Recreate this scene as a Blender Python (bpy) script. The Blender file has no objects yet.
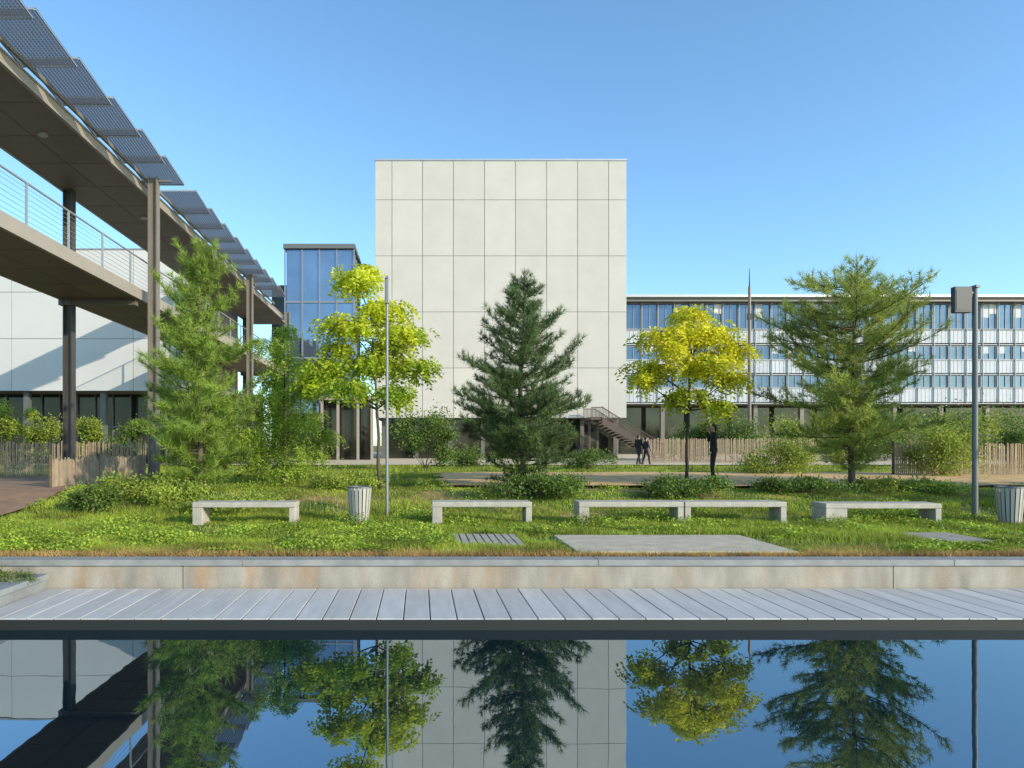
import bpy, math, random
import numpy as np
from mathutils import Vector
random.seed(7); RNG=np.random.default_rng(11)
SC=bpy.context.scene; COL=SC.collection
F=683.0; VX=420.0; VY=445.0; EYE=1.53
GZ=0.45; YA=13.9; YB=17.2; HW=-.52
K=17.1/19.1
def zg(x,y):
    t=min(1,max(0,(y-YA)/(YB-YA))); return GZ*t*t*(3-2*t)
def zgn(y):
    t=np.clip((y-YA)/(YB-YA),0,1); return GZ*t*t*(3-2*t)
# ------------------------------------------------------------------ materials
def newmat(name):
    m=bpy.data.materials.new(name); m.use_nodes=True; nt=m.node_tree; nt.nodes.clear()
    out=nt.nodes.new('ShaderNodeOutputMaterial'); return m,nt,out
def L(nt,a,b): nt.links.new(a,b)
def noise(nt,scale,detail=4,vec=None,rough=.55,stretch=None):
    tc=nt.nodes.new('ShaderNodeTexCoord'); n=nt.nodes.new('ShaderNodeTexNoise'); n.inputs['Scale'].default_value=scale
    n.inputs['Detail'].default_value=detail; n.inputs['Roughness'].default_value=rough
    if stretch:
        mp=nt.nodes.new('ShaderNodeMapping'); mp.inputs['Scale'].default_value=stretch
        L(nt,tc.outputs['Object'],mp.inputs['Vector']); L(nt,mp.outputs[0],n.inputs['Vector'])
    else: L(nt,tc.outputs['Object'],n.inputs['Vector'])
    return n.outputs['Fac']
def axis(nt,i):
    tc=nt.nodes.new('ShaderNodeTexCoord'); s=nt.nodes.new('ShaderNodeSeparateXYZ'); L(nt,tc.outputs['Object'],s.inputs[0]); return s.outputs[i]
def mrange(nt,v,a,b,c,d):
    r=nt.nodes.new('ShaderNodeMapRange'); L(nt,v,r.inputs[0])
    for i,x in enumerate((a,b,c,d)): r.inputs[i+1].default_value=x
    return r.outputs[0]
def math_(nt,op,a,b):
    m=nt.nodes.new('ShaderNodeMath'); m.operation=op
    for i,x in enumerate((a,b)):
        if isinstance(x,(int,float)): m.inputs[i].default_value=x
        else: L(nt,x,m.inputs[i])
    return m.outputs[0]
def mix(nt,f,a,b,mode='MIX'):
    m=nt.nodes.new('ShaderNodeMix'); m.data_type='RGBA'; m.blend_type=mode
    if isinstance(f,(int,float)): m.inputs[0].default_value=f
    else: L(nt,f,m.inputs[0])
    for i,x in ((6,a),(7,b)):
        if isinstance(x,tuple): m.inputs[i].default_value=(*x[:3],1)
        else: L(nt,x,m.inputs[i])
    return m.outputs[2]
def scalecol(nt,col,fac):
    m=nt.nodes.new('ShaderNodeVectorMath'); m.operation='SCALE'
    if isinstance(col,tuple): m.inputs[0].default_value=col[:3]
    else: L(nt,col,m.inputs[0])
    L(nt,fac,m.inputs['Scale']); return m.outputs[0]
def pm(name,col,rough=.7,metal=0,var=.15,scale=2.0,bump=0,bscale=30,island=0,col2=None,stretch=None,spec=.5,c2lo=.45,c2hi=.7,c2scale=1.5,xg=None):
    m,nt,out=newmat(name); p=nt.nodes.new('ShaderNodeBsdfPrincipled'); L(nt,p.outputs[0],out.inputs[0])
    f=mrange(nt,noise(nt,scale,6,stretch=stretch),.25,.75,1-var,1+var)
    if island:
        g=nt.nodes.new('ShaderNodeNewGeometry'); r=mrange(nt,g.outputs['Random Per Island'],0,1,1-island,1+island); f=math_(nt,'MULTIPLY',f,r)
    c=col
    if col2:
        ff=mrange(nt,noise(nt,c2scale,6,stretch=stretch),c2lo,c2hi,0,1)
        if xg: ff=math_(nt,'MULTIPLY',ff,mrange(nt,axis(nt,0),*xg))
        c=mix(nt,ff,col,col2)
    L(nt,scalecol(nt,c,f),p.inputs['Base Color'])
    p.inputs['Roughness'].default_value=rough; p.inputs['Metallic'].default_value=metal; p.inputs['Specular IOR Level'].default_value=spec
    if bump:
        b=nt.nodes.new('ShaderNodeBump'); b.inputs['Strength'].default_value=bump; b.inputs['Distance'].default_value=.02
        L(nt,noise(nt,bscale,5),b.inputs['Height']); L(nt,b.outputs[0],p.inputs['Normal'])
    return m
def leafmat(name,a,b,trans=.35,cl=1.3,lo=.55,hi=1.35,low=None):
    m,nt,out=newmat(name); g=nt.nodes.new('ShaderNodeNewGeometry')
    c=mix(nt,g.outputs['Random Per Island'],a,b)
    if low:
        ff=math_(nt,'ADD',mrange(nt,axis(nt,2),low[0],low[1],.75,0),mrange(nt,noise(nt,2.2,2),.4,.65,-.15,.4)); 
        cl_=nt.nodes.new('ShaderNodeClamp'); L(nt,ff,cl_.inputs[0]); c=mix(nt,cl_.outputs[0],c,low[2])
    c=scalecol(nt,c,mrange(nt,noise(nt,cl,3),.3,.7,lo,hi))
    d=nt.nodes.new('ShaderNodeBsdfPrincipled'); d.inputs['Roughness'].default_value=.55; d.inputs['Specular IOR Level'].default_value=.3
    t=nt.nodes.new('ShaderNodeBsdfTranslucent'); L(nt,c,d.inputs['Base Color']); L(nt,c,t.inputs['Color'])
    mx=nt.nodes.new('ShaderNodeMixShader'); mx.inputs[0].default_value=trans
    L(nt,d.outputs[0],mx.inputs[1]); L(nt,t.outputs[0],mx.inputs[2]); L(nt,mx.outputs[0],out.inputs[0]); return m
M={}
M['panel']=pm('concrete_panel',(.50,.475,.435),.8,var=.06,scale=.6,island=.03,bump=.1,bscale=8)
M['joint']=pm('joint',(.20,.19,.175),.9)
M['white']=pm('white_panel',(.60,.60,.60),.6,var=.05,island=.05)
M['winframe']=pm('window_frame',(.32,.36,.40),.5,var=.05)
M['sill']=pm('sill_band',(.40,.42,.45),.6,var=.05)
M['spandrel']=pm('spandrel_panel',(.41,.445,.49),.5,var=.10,island=.10)
M['whitewall']=pm('white_wall',(.56,.555,.545),.7,var=.05,scale=.3,island=.03)
M['darkmetal']=pm('dark_metal',(.035,.036,.04),.45,.4)
M['shadecol']=pm('shaded_column_metal',(.07,.065,.06),.5,.2)  # column metal with the walkway's shade put into its colour, left row
M['bronze']=pm('bronze_metal',(.15,.135,.12),.5,.3,var=.08)
M['soffit']=pm('soffit',(.20,.16,.125),.6,var=.08,island=.10)
M['column']=pm('column_metal',(.21,.18,.15),.5,.2,var=.08)
M['rail']=pm('rail_metal',(.45,.45,.45),.4,.6,var=.05)
M['fascia']=pm('fascia',(.35,.30,.25),.5,.2,var=.06)
M['galv']=pm('galvanised',(.42,.43,.44),.45,.5,var=.08)
M['thinpole']=pm('thin_pole_grey',(.24,.25,.25),.5,.3,var=.08)
M['polegrey']=pm('pole_grey',(.15,.155,.155),.5,.3,var=.05)
M['lampbox']=pm('lamp_box',(.05,.053,.056),.5,.2,var=.04)
M['towerframe']=pm('tower_frame',(.22,.25,.29),.5,.3,var=.05)
M['concrete']=pm('bench_concrete',(.40,.37,.32),.85,var=.24,scale=5,bump=.25,bscale=60)
M['coping']=pm('coping_stone',(.25,.25,.245),.8,var=.22,scale=4,bump=.2,bscale=50,island=.04)
M['kerb']=pm('kerb_stone',(.20,.21,.215),.8,var=.22,scale=4,bump=.2,bscale=50)
M['wallface']=pm('wall_face',(.31,.28,.235),.85,var=.3,scale=4,bump=.3,bscale=40,col2=(.29,.16,.07),stretch=(1,1,.3),c2lo=.47,c2hi=.70,c2scale=1.6,xg=(-3.0,1.0,1,.4))
M['deck']=pm('deck_boards',(.44,.435,.43),.65,var=.14,scale=9,island=.09,bump=.2,bscale=60,stretch=(1,.15,1))
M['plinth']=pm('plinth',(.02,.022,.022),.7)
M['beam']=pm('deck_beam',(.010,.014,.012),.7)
M['slab']=pm('slab',(.45,.39,.30),.9,var=.24,scale=4,bump=.3,bscale=50)
M['grate']=pm('grate',(.36,.33,.28),.8,.1,var=.25,scale=5)
M['sand']=pm('sand',(.60,.37,.16),.95,var=.3,scale=2.5,bump=.5,bscale=25,col2=(.22,.20,.06),c2lo=.58,c2hi=.68,c2scale=1.3)
M['redpath']=pm('brown_path',(.25,.15,.09),.95,var=.25,scale=2.5,bump=.5,bscale=25)
M['plaza']=pm('plaza',(.52,.43,.30),.9,var=.12)
M['soil']=pm('soil',(.03,.022,.016),.95,var=.4,scale=12,bump=.8,bscale=30)
M['ground']=pm('lawn_ground',(.06,.10,.016),.95,var=.35,scale=1.2,bump=.6,bscale=20,col2=(.28,.19,.075),c2lo=.48,c2hi=.60,c2scale=.6)
M['bark']=pm('bark',(.11,.08,.055),.9,var=.35,scale=18,bump=.6,bscale=30)
M['barkdark']=pm('bark_dark',(.04,.03,.024),.9,var=.35,scale=18,bump=.6,bscale=30)
M['picket']=pm('chestnut_picket',(.34,.26,.18),.85,var=.2,scale=8,island=.2)
M['stairwood']=pm('stair_brown',(.085,.062,.048),.7,var=.15,island=.15)
M['black']=pm('black_cloth',(.012,.012,.015),.85,var=.2,scale=8)
M['navy']=pm('dark_cloth',(.02,.022,.035),.85,var=.2,scale=8)
M['skin']=pm('skin',(.42,.26,.19),.55,var=.05)
M['hair']=pm('hair',(.02,.014,.01),.6,var=.2,scale=30)
M['slat']=pm('bin_slat',(.44,.42,.38),.6,.2,var=.1,island=.1)
def glass(name,col,metal=.7,rough=.04,var=.3,scale=.25):
    return pm(name,col,rough,metal,var=var,scale=scale)
M['glass']=glass('blue_glass',(.20,.27,.36),.75)
M['glassdk']=glass('dark_glass',(.04,.04,.033),.4,var=.6,scale=.4)
M['glassw']=glass('window_glass',(.11,.16,.23),.6,var=.6,scale=.12)
def solarmat():
    m,nt,out=newmat('solar_cells'); tc=nt.nodes.new('ShaderNodeTexCoord'); b=nt.nodes.new('ShaderNodeTexBrick')
    b.offset=0; b.inputs['Scale'].default_value=1; b.inputs['Brick Width'].default_value=.085; b.inputs['Row Height'].default_value=.07; b.inputs['Mortar Size'].default_value=.014
    b.inputs['Color1'].default_value=(.17,.18,.20,1); b.inputs['Color2'].default_value=(.22,.235,.26,1)
    L(nt,tc.outputs['Object'],b.inputs['Vector'])
    p=nt.nodes.new('ShaderNodeBsdfPrincipled'); p.inputs['Roughness'].default_value=.3; L(nt,b.outputs['Color'],p.inputs['Base Color'])
    t=nt.nodes.new('ShaderNodeBsdfTransparent'); tl=nt.nodes.new('ShaderNodeBsdfTranslucent'); tl.inputs[0].default_value=(.36,.375,.40,1)
    a=nt.nodes.new('ShaderNodeMixShader'); a.inputs[0].default_value=.5; L(nt,p.outputs[0],a.inputs[1]); L(nt,tl.outputs[0],a.inputs[2])
    mx=nt.nodes.new('ShaderNodeMixShader'); L(nt,math_(nt,'MULTIPLY',b.outputs['Fac'],.55),mx.inputs[0]); L(nt,a.outputs[0],mx.inputs[1]); L(nt,t.outputs[0],mx.inputs[2])
    L(nt,mx.outputs[0],out.inputs[0]); return m
M['solar']=solarmat()
def watermat():
    m,nt,out=newmat('water'); d=nt.nodes.new('ShaderNodeBsdfDiffuse'); d.inputs[0].default_value=(.002,.009,.018,1)
    g=nt.nodes.new('ShaderNodeBsdfGlossy'); g.inputs['Roughness'].default_value=.004; g.inputs[0].default_value=(.78,.91,1,1)
    fr=nt.nodes.new('ShaderNodeFresnel'); fr.inputs[0].default_value=4.4
    b=nt.nodes.new('ShaderNodeBump'); b.inputs['Strength'].default_value=.016; b.inputs['Distance'].default_value=.05
    L(nt,noise(nt,1.6,2),b.inputs['Height']); L(nt,b.outputs[0],g.inputs['Normal']); 
    mx=nt.nodes.new('ShaderNodeMixShader'); L(nt,fr.outputs[0],mx.inputs[0]); L(nt,d.outputs[0],mx.inputs[1]); L(nt,g.outputs[0],mx.inputs[2]); L(nt,mx.outputs[0],out.inputs[0]); return m
M['water']=watermat()
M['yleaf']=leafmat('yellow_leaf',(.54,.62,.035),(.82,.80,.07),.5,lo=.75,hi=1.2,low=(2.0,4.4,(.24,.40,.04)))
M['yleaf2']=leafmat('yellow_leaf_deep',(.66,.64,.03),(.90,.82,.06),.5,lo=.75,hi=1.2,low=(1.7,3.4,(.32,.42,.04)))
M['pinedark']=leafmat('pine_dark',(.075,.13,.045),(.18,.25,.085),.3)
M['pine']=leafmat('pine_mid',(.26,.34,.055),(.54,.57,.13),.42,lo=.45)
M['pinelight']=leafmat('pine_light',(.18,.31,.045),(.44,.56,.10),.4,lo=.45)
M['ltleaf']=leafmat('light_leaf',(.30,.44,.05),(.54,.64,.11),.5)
M['shrub']=leafmat('shrub_leaf',(.08,.15,.03),(.20,.28,.05),.35)
M['shrubl']=leafmat('shrub_light',(.20,.29,.04),(.42,.48,.08),.4)
M['grass']=leafmat('grass_blade',(.15,.25,.025),(.44,.48,.065),.35,cl=.8,lo=.40,hi=1.5)
M['cover']=leafmat('cover_leaf',(.17,.30,.03),(.46,.54,.07),.35,cl=1.1,lo=.5,hi=1.45)
M['dry']=leafmat('dry_grass',(.38,.23,.08),(.52,.36,.15),.3)
# ------------------------------------------------------------------ objects
WL={}
def props(o,label=None,cat=None,group=None,kind=None):
    if label: o['label']=label
    if cat: o['category']=cat
    if group: o['group']=group
    if kind: o['kind']=kind
    return o
def thing(name,loc,label,cat,group=None,rz=0):
    o=bpy.data.objects.new(name,None); COL.objects.link(o); o.location=loc; o.rotation_euler=(0,0,rz); o.empty_display_size=.2
    WL[o.name]=Vector(loc); return props(o,label,cat,group)
def link(name,me,mat,parent):
    o=bpy.data.objects.new(name,me); COL.objects.link(o); me.materials.append(mat)
    if parent is not None: o.parent=parent
    return o
class MB:
    def __init__(s): s.v=[]; s.f=[]
    def box(s,x0,x1,y0,y1,z0,z1):
        n=len(s.v); s.v+=[(x0,y0,z0),(x1,y0,z0),(x1,y1,z0),(x0,y1,z0),(x0,y0,z1),(x1,y0,z1),(x1,y1,z1),(x0,y1,z1)]
        s.f+=[tuple(n+i for i in q) for q in ((0,3,2,1),(4,5,6,7),(0,1,5,4),(1,2,6,5),(2,3,7,6),(3,0,4,7))]; return s
    def hexa(s,p):
        n=len(s.v); s.v+=[tuple(q) for q in p]
        s.f+=[tuple(n+i for i in q) for q in ((0,3,2,1),(4,5,6,7),(0,1,5,4),(1,2,6,5),(2,3,7,6),(3,0,4,7))]; return s
    def tube(s,pts,rad,n=8):
        pts=[Vector(p) for p in pts]; 
        if isinstance(rad,(int,float)): rad=[rad]*len(pts)
        base=len(s.v)
        for i,p in enumerate(pts):
            d=(pts[min(i+1,len(pts)-1)]-pts[max(i-1,0)]).normalized()
            a=d.cross(Vector((0,0,1)) if abs(d.z)<.9 else Vector((1,0,0))).normalized(); b=d.cross(a)
            for k in range(n):
                t=2*math.pi*k/n; q=p+(a*math.cos(t)+b*math.sin(t))*rad[i]; s.v.append(tuple(q))
        for i in range(len(pts)-1):
            for k in range(n):
                a0=base+i*n+k; a1=base+i*n+(k+1)%n; s.f.append((a0,a1,a1+n,a0+n))
        s.f.append(tuple(base+k for k in reversed(range(n)))); s.f.append(tuple(base+(len(pts)-1)*n+k for k in range(n))); return s
    def ball(s,c,r,seg=12,rings=8):
        if isinstance(r,(int,float)): r=(r,r,r)
        b=len(s.v); s.v.append((c[0],c[1],c[2]+r[2]))
        for i in range(1,rings):
            ph=math.pi*i/rings
            for k in range(seg):
                t=2*math.pi*k/seg; s.v.append((c[0]+r[0]*math.sin(ph)*math.cos(t),c[1]+r[1]*math.sin(ph)*math.sin(t),c[2]+r[2]*math.cos(ph)))
        s.v.append((c[0],c[1],c[2]-r[2])); e=len(s.v)-1
        for k in range(seg):
            s.f.append((b,b+1+k,b+1+(k+1)%seg)); s.f.append((e,e-seg+(k+1)%seg,e-seg+k))
        for i in range(rings-2):
            for k in range(seg):
                a=b+1+i*seg+k; c2=b+1+i*seg+(k+1)%seg; s.f.append((a,a+seg,c2+seg,c2))
        return s
    def build(s,name,mat,parent=None,world=True,smooth=False,bevel=0,remesh=0):
        me=bpy.data.meshes.new(name)
        o=Vector((0,0,0))
        if parent is not None and world:
            r=parent
            while r.parent: r=r.parent
            o=WL[r.name]
        me.from_pydata([(a-o.x,b-o.y,c-o.z) for a,b,c in s.v],[],s.f); me.update()
        ob=link(name,me,mat,parent)
        if smooth:
            for p in me.polygons: p.use_smooth=True
        if bevel:
            m=ob.modifiers.new('bevel','BEVEL'); m.width=bevel; m.segments=2; m.limit_method='ANGLE'
        if remesh:
            m=ob.modifiers.new('remesh','REMESH'); m.mode='VOXEL'; m.voxel_size=remesh; m.use_smooth_shade=True
        return ob
def npmesh(name,V,Fc,mat,parent=None,loc=None):
    me=bpy.data.meshes.new(name); V=np.ascontiguousarray(V,dtype=np.float32); Fc=np.ascontiguousarray(Fc,dtype=np.int32)
    me.vertices.add(len(V)); me.vertices.foreach_set('co',V.ravel()); k=Fc.shape[1]
    me.loops.add(Fc.size); me.loops.foreach_set('vertex_index',Fc.ravel()); me.polygons.add(len(Fc)); me.polygons.foreach_set('loop_start',np.arange(len(Fc),dtype=np.int32)*k)
    me.update(calc_edges=True)
    o=link(name,me,mat,parent)
    if loc is not None: o.location=loc
    return o
def unit(a): return a/(np.linalg.norm(a,axis=-1,keepdims=True)+1e-9)
def diamonds(C,D,Ln,W,rng,flat=0):
    N=rng.normal(size=C.shape); N[:,2]+=flat; P=unit(np.cross(D,N))*(np.asarray(W)*np.ones(len(C)))[:,None]; Ln=(np.asarray(Ln)*np.ones(len(C)))[:,None]
    V=np.stack([C,C+D*Ln*.5+P,C+D*Ln,C+D*Ln*.5-P],1).reshape(-1,3); Fc=np.arange(len(V)).reshape(-1,4); return V,Fc
def tris(C,D,Ln,W,rng):
    P=unit(np.cross(D,rng.normal(size=C.shape)))*W*.5; Ln=(np.asarray(Ln)*np.ones(len(C)))[:,None]
    V=np.stack([C-P,C+P,C+D*Ln],1).reshape(-1,3); return V,np.arange(len(V)).reshape(-1,3)
# ------------------------------------------------------------------ ground
def ground():
    ys=[-400,-60,-20,0,5,9.44,9.5]+list(np.arange(9.9,24,.3))+[24,30,40,55,80,120,250,900]
    xs=[-900,-300,-100,-50,-30,-20]+list(np.arange(-16,26,.8))+[27,32,40,60,100,300,900]
    V=[];n=len(xs)
    for y in ys:
        for x in xs:
            z=-1.8 if y<9.47 else zg(x,y)-.035
            if 9.8<y<24: z+=.015*math.sin(x*1.7+y)*math.sin(y*1.3+x*.4)
            V.append((x,y,z))
    Fc=[(j*n+i,j*n+i+1,(j+1)*n+i+1,(j+1)*n+i) for j in range(len(ys)-1) for i in range(n-1)]
    me=bpy.data.meshes.new('ground'); me.from_pydata(V,[],Fc); o=link('ground',me,M['ground'],None); props(o,kind='structure')
ground()
def sheet(name,mat,x0,x1,y0,y1,dz,wob=.0,nx=40,ny=8):
    V=[];Fc=[]
    for j in range(ny+1):
        for i in range(nx+1):
            x=x0+(x1-x0)*i/nx; y=y0+(y1-y0)*j/ny
            if j in(0,ny): y+=wob*(math.sin(x*1.3+j)+.6*math.sin(x*3.1+2*j))
            if i in(0,nx): x+=wob*math.sin(y*2.1)
            V.append((x,y,zg(x,y)+dz))
    Fc=[(j*(nx+1)+i,j*(nx+1)+i+1,(j+1)*(nx+1)+i+1,(j+1)*(nx+1)+i) for j in range(ny) for i in range(nx)]
    me=bpy.data.meshes.new(name); me.from_pydata(V,[],Fc); return props(link(name,me,mat,None),kind='structure')
PY0,PY1=17.4,26
sheet('sand_path',M['sand'],.6,40,PY0,PY1,.05,.18,100,16)
sheet('brown_path',M['redpath'],-22,-8.7,14.2,23,.02,.15)
sheet('plaza',M['plaza'],-70,110,36,110,.03,0)
# water
mb=MB(); mb.v=[(-60,-25,HW),(60,-25,HW),(60,9.23,HW),(-60,9.23,HW)]; mb.f=[(0,1,2,3)]
props(mb.build('water',M['water']),kind='structure')
# deck
mb=MB(); x=-4.98
while x<34:
    mb.box(x,x+.288,7.60+random.uniform(-.003,.003),9.19,-.435,-.4+random.uniform(-.002,.002)); x+=.30
o=mb.build('boardwalk',M['deck'],bevel=.006); props(o,kind='structure')
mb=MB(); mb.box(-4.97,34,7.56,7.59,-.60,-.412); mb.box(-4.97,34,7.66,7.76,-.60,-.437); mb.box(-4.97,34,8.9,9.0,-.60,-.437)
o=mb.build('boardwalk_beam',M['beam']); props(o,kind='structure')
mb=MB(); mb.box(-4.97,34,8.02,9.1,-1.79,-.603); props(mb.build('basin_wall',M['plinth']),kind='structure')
# retaining wall
t=thing('retaining_wall',(0,9.3,-.4),'long low concrete retaining wall with grey coping and rust stains behind the boardwalk','wall')
mb=MB(); x=-32.0
while x<34: mb.box(x+.002,x+9.59,9.23,9.5,-1.75,-.102); x+=9.6
mb.build('wall_face',M['wallface'],t)
mb=MB(); x=-31.2
while x<34: mb.box(x+.002,x+4.797,9.2,9.50,-.10,-.02); x+=4.8
mb.build('coping',M['coping'],t,bevel=.006)
t=thing('planter_wall',(-5.16,6,-.6),'short dark grey kerb wall running toward the viewer at left end of boardwalk','wall')
MB().box(-5.36,-5.02,-12,9.19,-1.7,-.28).build('wall_face',M['kerb'],t)
MB().box(-5.40,-4.99,-12,9.19,-.278,-.20).build('coping',M['kerb'],t,bevel=.008)
mb=MB(); mb.box(-30,-5.41,-12,9.19,-1.7,-.24); props(mb.build('soil_bed',M['soil']),kind='structure')
# paving pieces
mb=MB(); mb.box(2.25,5.4,9.75,11.55,-.05,.012); props(mb.build('concrete_paving',M['slab'],bevel=.01),kind='structure')
mb=MB()
for i in range(9): mb.box(.55+i*.12,.645+i*.12,10.35,11.7,-.05,.01)
props(mb.build('paving_strip',M['grate']),kind='structure')
mb=MB()
for i in range(9): mb.box(8.1+i*.12,8.195+i*.12,10.7,11.9,-.05,.01)
props(mb.build('paving_strip',M['grate']),kind='structure')
# ------------------------------------------------------------------ grass
def nz(x,y,s,seed):
    r=np.random.default_rng(seed); v=0
    for k in range(5):
        a,b,c=r.uniform(-1,1)*s,r.uniform(-1,1)*s,r.uniform(0,6.28); v=v+np.sin(a*x*2+b*y*2+c)
    return v/5
def inslab(x,y,e=0):
    a=(x>2.15+e)&(x<5.5-e)&(y>9.65+e)&(y<11.65-e); b=(x>.5+e)&(x<1.7-e)&(y>10.3+e)&(y<11.75-e); c=(x>8.05+e)&(x<9.25-e)&(y>10.65+e)&(y<11.95-e); return a|b|c
def field(n,y0,y1,rng):
    u=rng.uniform(size=n); y=1/((1-u)/y0+u/y1); x=rng.uniform(-1,1,n); lo=-(VX+110)/F*y; hi=(1024-VX+110)/F*y; x=lo+(hi-lo)*(x+1)/2; return x,y
def grass():
    rng=np.random.default_rng(3)
    x,y=field(420000,9.62,35.5,rng)
    keep=~inslab(x,y,.08+.06*nz(x,y,6,9))&~((x<-8.7)&(y>14.2)&(y<23))&~((y>PY0+.1+.25*np.sin(x*1.3))&(y<PY1-.1+.25*np.sin(x*.9))&(x>.8)&(nz(x,y*.6,1.5,66)<.42))
    bare=nz(x,y,1.1,5)>.24; keep&=~(bare&(rng.uniform(size=len(x))>.2)); keep&=~((y<9.95)&(rng.uniform(size=len(x))>.3))
    x=x[keep];y=y[keep]; n=len(x)
    cl=nz(x,y,2.6,8); h=(.025+.035*rng.uniform(size=n)+.09*np.clip(cl,0,1)+.05*(nz(x,y,.8,21)>.1))*(1+.02*np.clip(y-12,0,30))
    h=np.where((y>15.6)&(y<17.8),h*.3,h)
    C=np.stack([x,y,zgn(y)-.03],1); D=rng.normal(size=(n,3))*.42; D[:,2]=1; D=unit(D)
    V,Fc=tris(C,D,h+.03,.009+.0009*np.clip(y[:,None]-9,0,30),rng)
    props(npmesh('grass',V,Fc,M['grass']),'green lawn grass growing between the retaining wall and the trees','grass',kind='stuff')
    x,y=field(220000,9.75,17.5,rng); v=nz(x,y,1.6,31)+.35*nz(x,y,5,77); keep=~inslab(x,y,.05)&~((x<-8.7)&(y>14.2))&(v>(-.06+.30*(x>1.2)*(x<5.8)))&((y<12.9)|(v>.22))
    x=x[keep];y=y[keep];v=v[keep];n=len(x); z=zgn(y)-.02+rng.uniform(size=n)*(.04+.24*np.clip(v,0,1))
    D=rng.normal(size=(n,3)); D[:,2]=abs(D[:,2])*.4; D=unit(D); V,Fc=diamonds(np.stack([x,y,z],1),D,.045,.016,rng,1.5)
    props(npmesh('ground_cover',V,Fc,M['cover']),'low leafy ground cover in bright green patches in front of the benches','ground cover',kind='stuff')
    n=70000; x=rng.uniform(-9,17,n); y=9.54+abs(rng.normal(size=n))*.33*(1+.6*nz(x,x*0,1.2,4)); k=~inslab(x,y); x=x[k];y=y[k]; n=len(x)
    D=rng.normal(size=(n,3))*.6; D[:,2]=1; D=unit(D); V,Fc=tris(np.stack([x,y,zgn(y)-.03],1),D,.05+.05*rng.uniform(size=n),.008,rng)
    props(npmesh('dry_grass',V,Fc,M['dry']),'strip of dry yellow brown grass along the wall coping','dry grass',kind='stuff')
grass()
# ------------------------------------------------------------------ trees
def curve(p0,p1,sag=0,n=5,wob=0):
    p0=Vector(p0);p1=Vector(p1); out=[]
    for i in range(n+1):
        t=i/n; q=p0.lerp(p1,t); q.z+=sag*math.sin(math.pi*t)
        if 0<i<n: q+=Vector((random.uniform(-wob,wob),random.uniform(-wob,wob),0))
        out.append(q)
    return out
def pine(X,Y,H,prof,label,seed,leaf,bark,up=.35,nl=.13,spacing=.24,nb=5,needles=14,trunk=.075,lean=0,twig=.36,nw=.014,group=None,name='pine_tree',rnd=.35,step=.11,spread=.62,tw=.10,tup=.35,tz=(-.15,.85),curl=.75):
    random.seed(seed); rng=np.random.default_rng(seed); X*=K;Y*=K;H*=K; prof=[(a,b*K) for a,b in prof]; base=(X,Y,zg(X,Y)-.03)
    t=thing(name,base,label,'tree',group); tb=MB(); 
    ph=random.uniform(0,6)
    def tp(h): return Vector((lean*h/H+.05*math.sin(h*1.3+ph),.05*math.sin(h*.9+ph),h))
    k=14; tb.tube([tp(H*.99*i/k) for i in range(k+1)],[trunk*(1-i/k)**.8+.008 for i in range(k+1)],8)
    P=[];D=[]; h=H*prof[0][0]
    hs=[p[0]*H for p in prof]; rs=[p[1] for p in prof]
    while h<H*.97:
        az0=random.uniform(0,6.28); wf=random.uniform(.85,1.08)
        for b in range(nb):
            az=az0+b*6.283/nb+random.uniform(-.45,.45); r=float(np.interp(h,hs,rs))*wf
            ln=r*random.uniform(1-rnd*1.4,1+rnd*.35)
            if ln<.08: continue
            hh=h+random.uniform(-.14,.14); p0=tp(hh); d=Vector((math.cos(az),math.sin(az),0)); u=up*random.uniform(.5,1.4)*(.5+.9*hh/H); bend=Vector((-d.y,d.x,0))*random.uniform(-.15,.15)*ln
            def bp(s): return p0+d*ln*s+bend*s*s+Vector((0,0,ln*(u*s*.35+u*s*s*curl-.14*s)))
            nn=5; tb.tube([bp(i/nn) for i in range(nn+1)],[(.009+.008*ln)*(1-.8*i/nn) for i in range(nn+1)],4)
            s=.25 if ln>.6 else .12
            while s<=1.0:
                c=bp(s); tg=(bp(min(1,s+.05))-bp(s-.05)).normalized()
                for sd in (-1,1):
                    if random.random()<.12: continue
                    tl=(twig*ln*(1.05-s)+tw)*random.uniform(.5,1.3); side=Vector((-d.y,d.x,0))*sd
                    td=(side*random.uniform(.3,1)+tg*random.uniform(.4,1.0)+Vector((0,0,random.uniform(*tz)))).normalized()
                    q=c+td*tl; tb.tube([c,q],[.005,.003],3)
                    m=max(1,int(tl/.12))
                    for j in range(m): P.append(c+td*tl*((j+1)/m)); D.append((td+Vector((0,0,tup))).normalized())
                if s>.4: P.append(c); D.append(tg)
                s+=step*random.uniform(.7,1.3)/max(ln,.3)
            P.append(bp(1)); D.append((tg+Vector((0,0,.5))).normalized())
        h+=spacing*random.uniform(.8,1.2)
    P.append(tp(H*.97)); D.append(Vector((0,0,1)))
    tb.build('trunk',bark,t,world=False,smooth=True)
    P=np.array([tuple(p) for p in P]);D=np.array([tuple(p) for p in D]); n=len(P)
    C=np.repeat(P,needles,0)+rng.normal(size=(n*needles,3))*.015-np.repeat(D,needles,0)*rng.uniform(0,.09,(n*needles,1)); DD=unit(np.repeat(D,needles,0)*.7+rng.normal(size=(n*needles,3))*spread+np.array([0,0,.12]))
    V,Fc=tris(C,DD,nl*rng.uniform(.7,1.15,n*needles),nw,rng); npmesh('crown',V,Fc,leaf,t); print(name,n); return t
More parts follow.
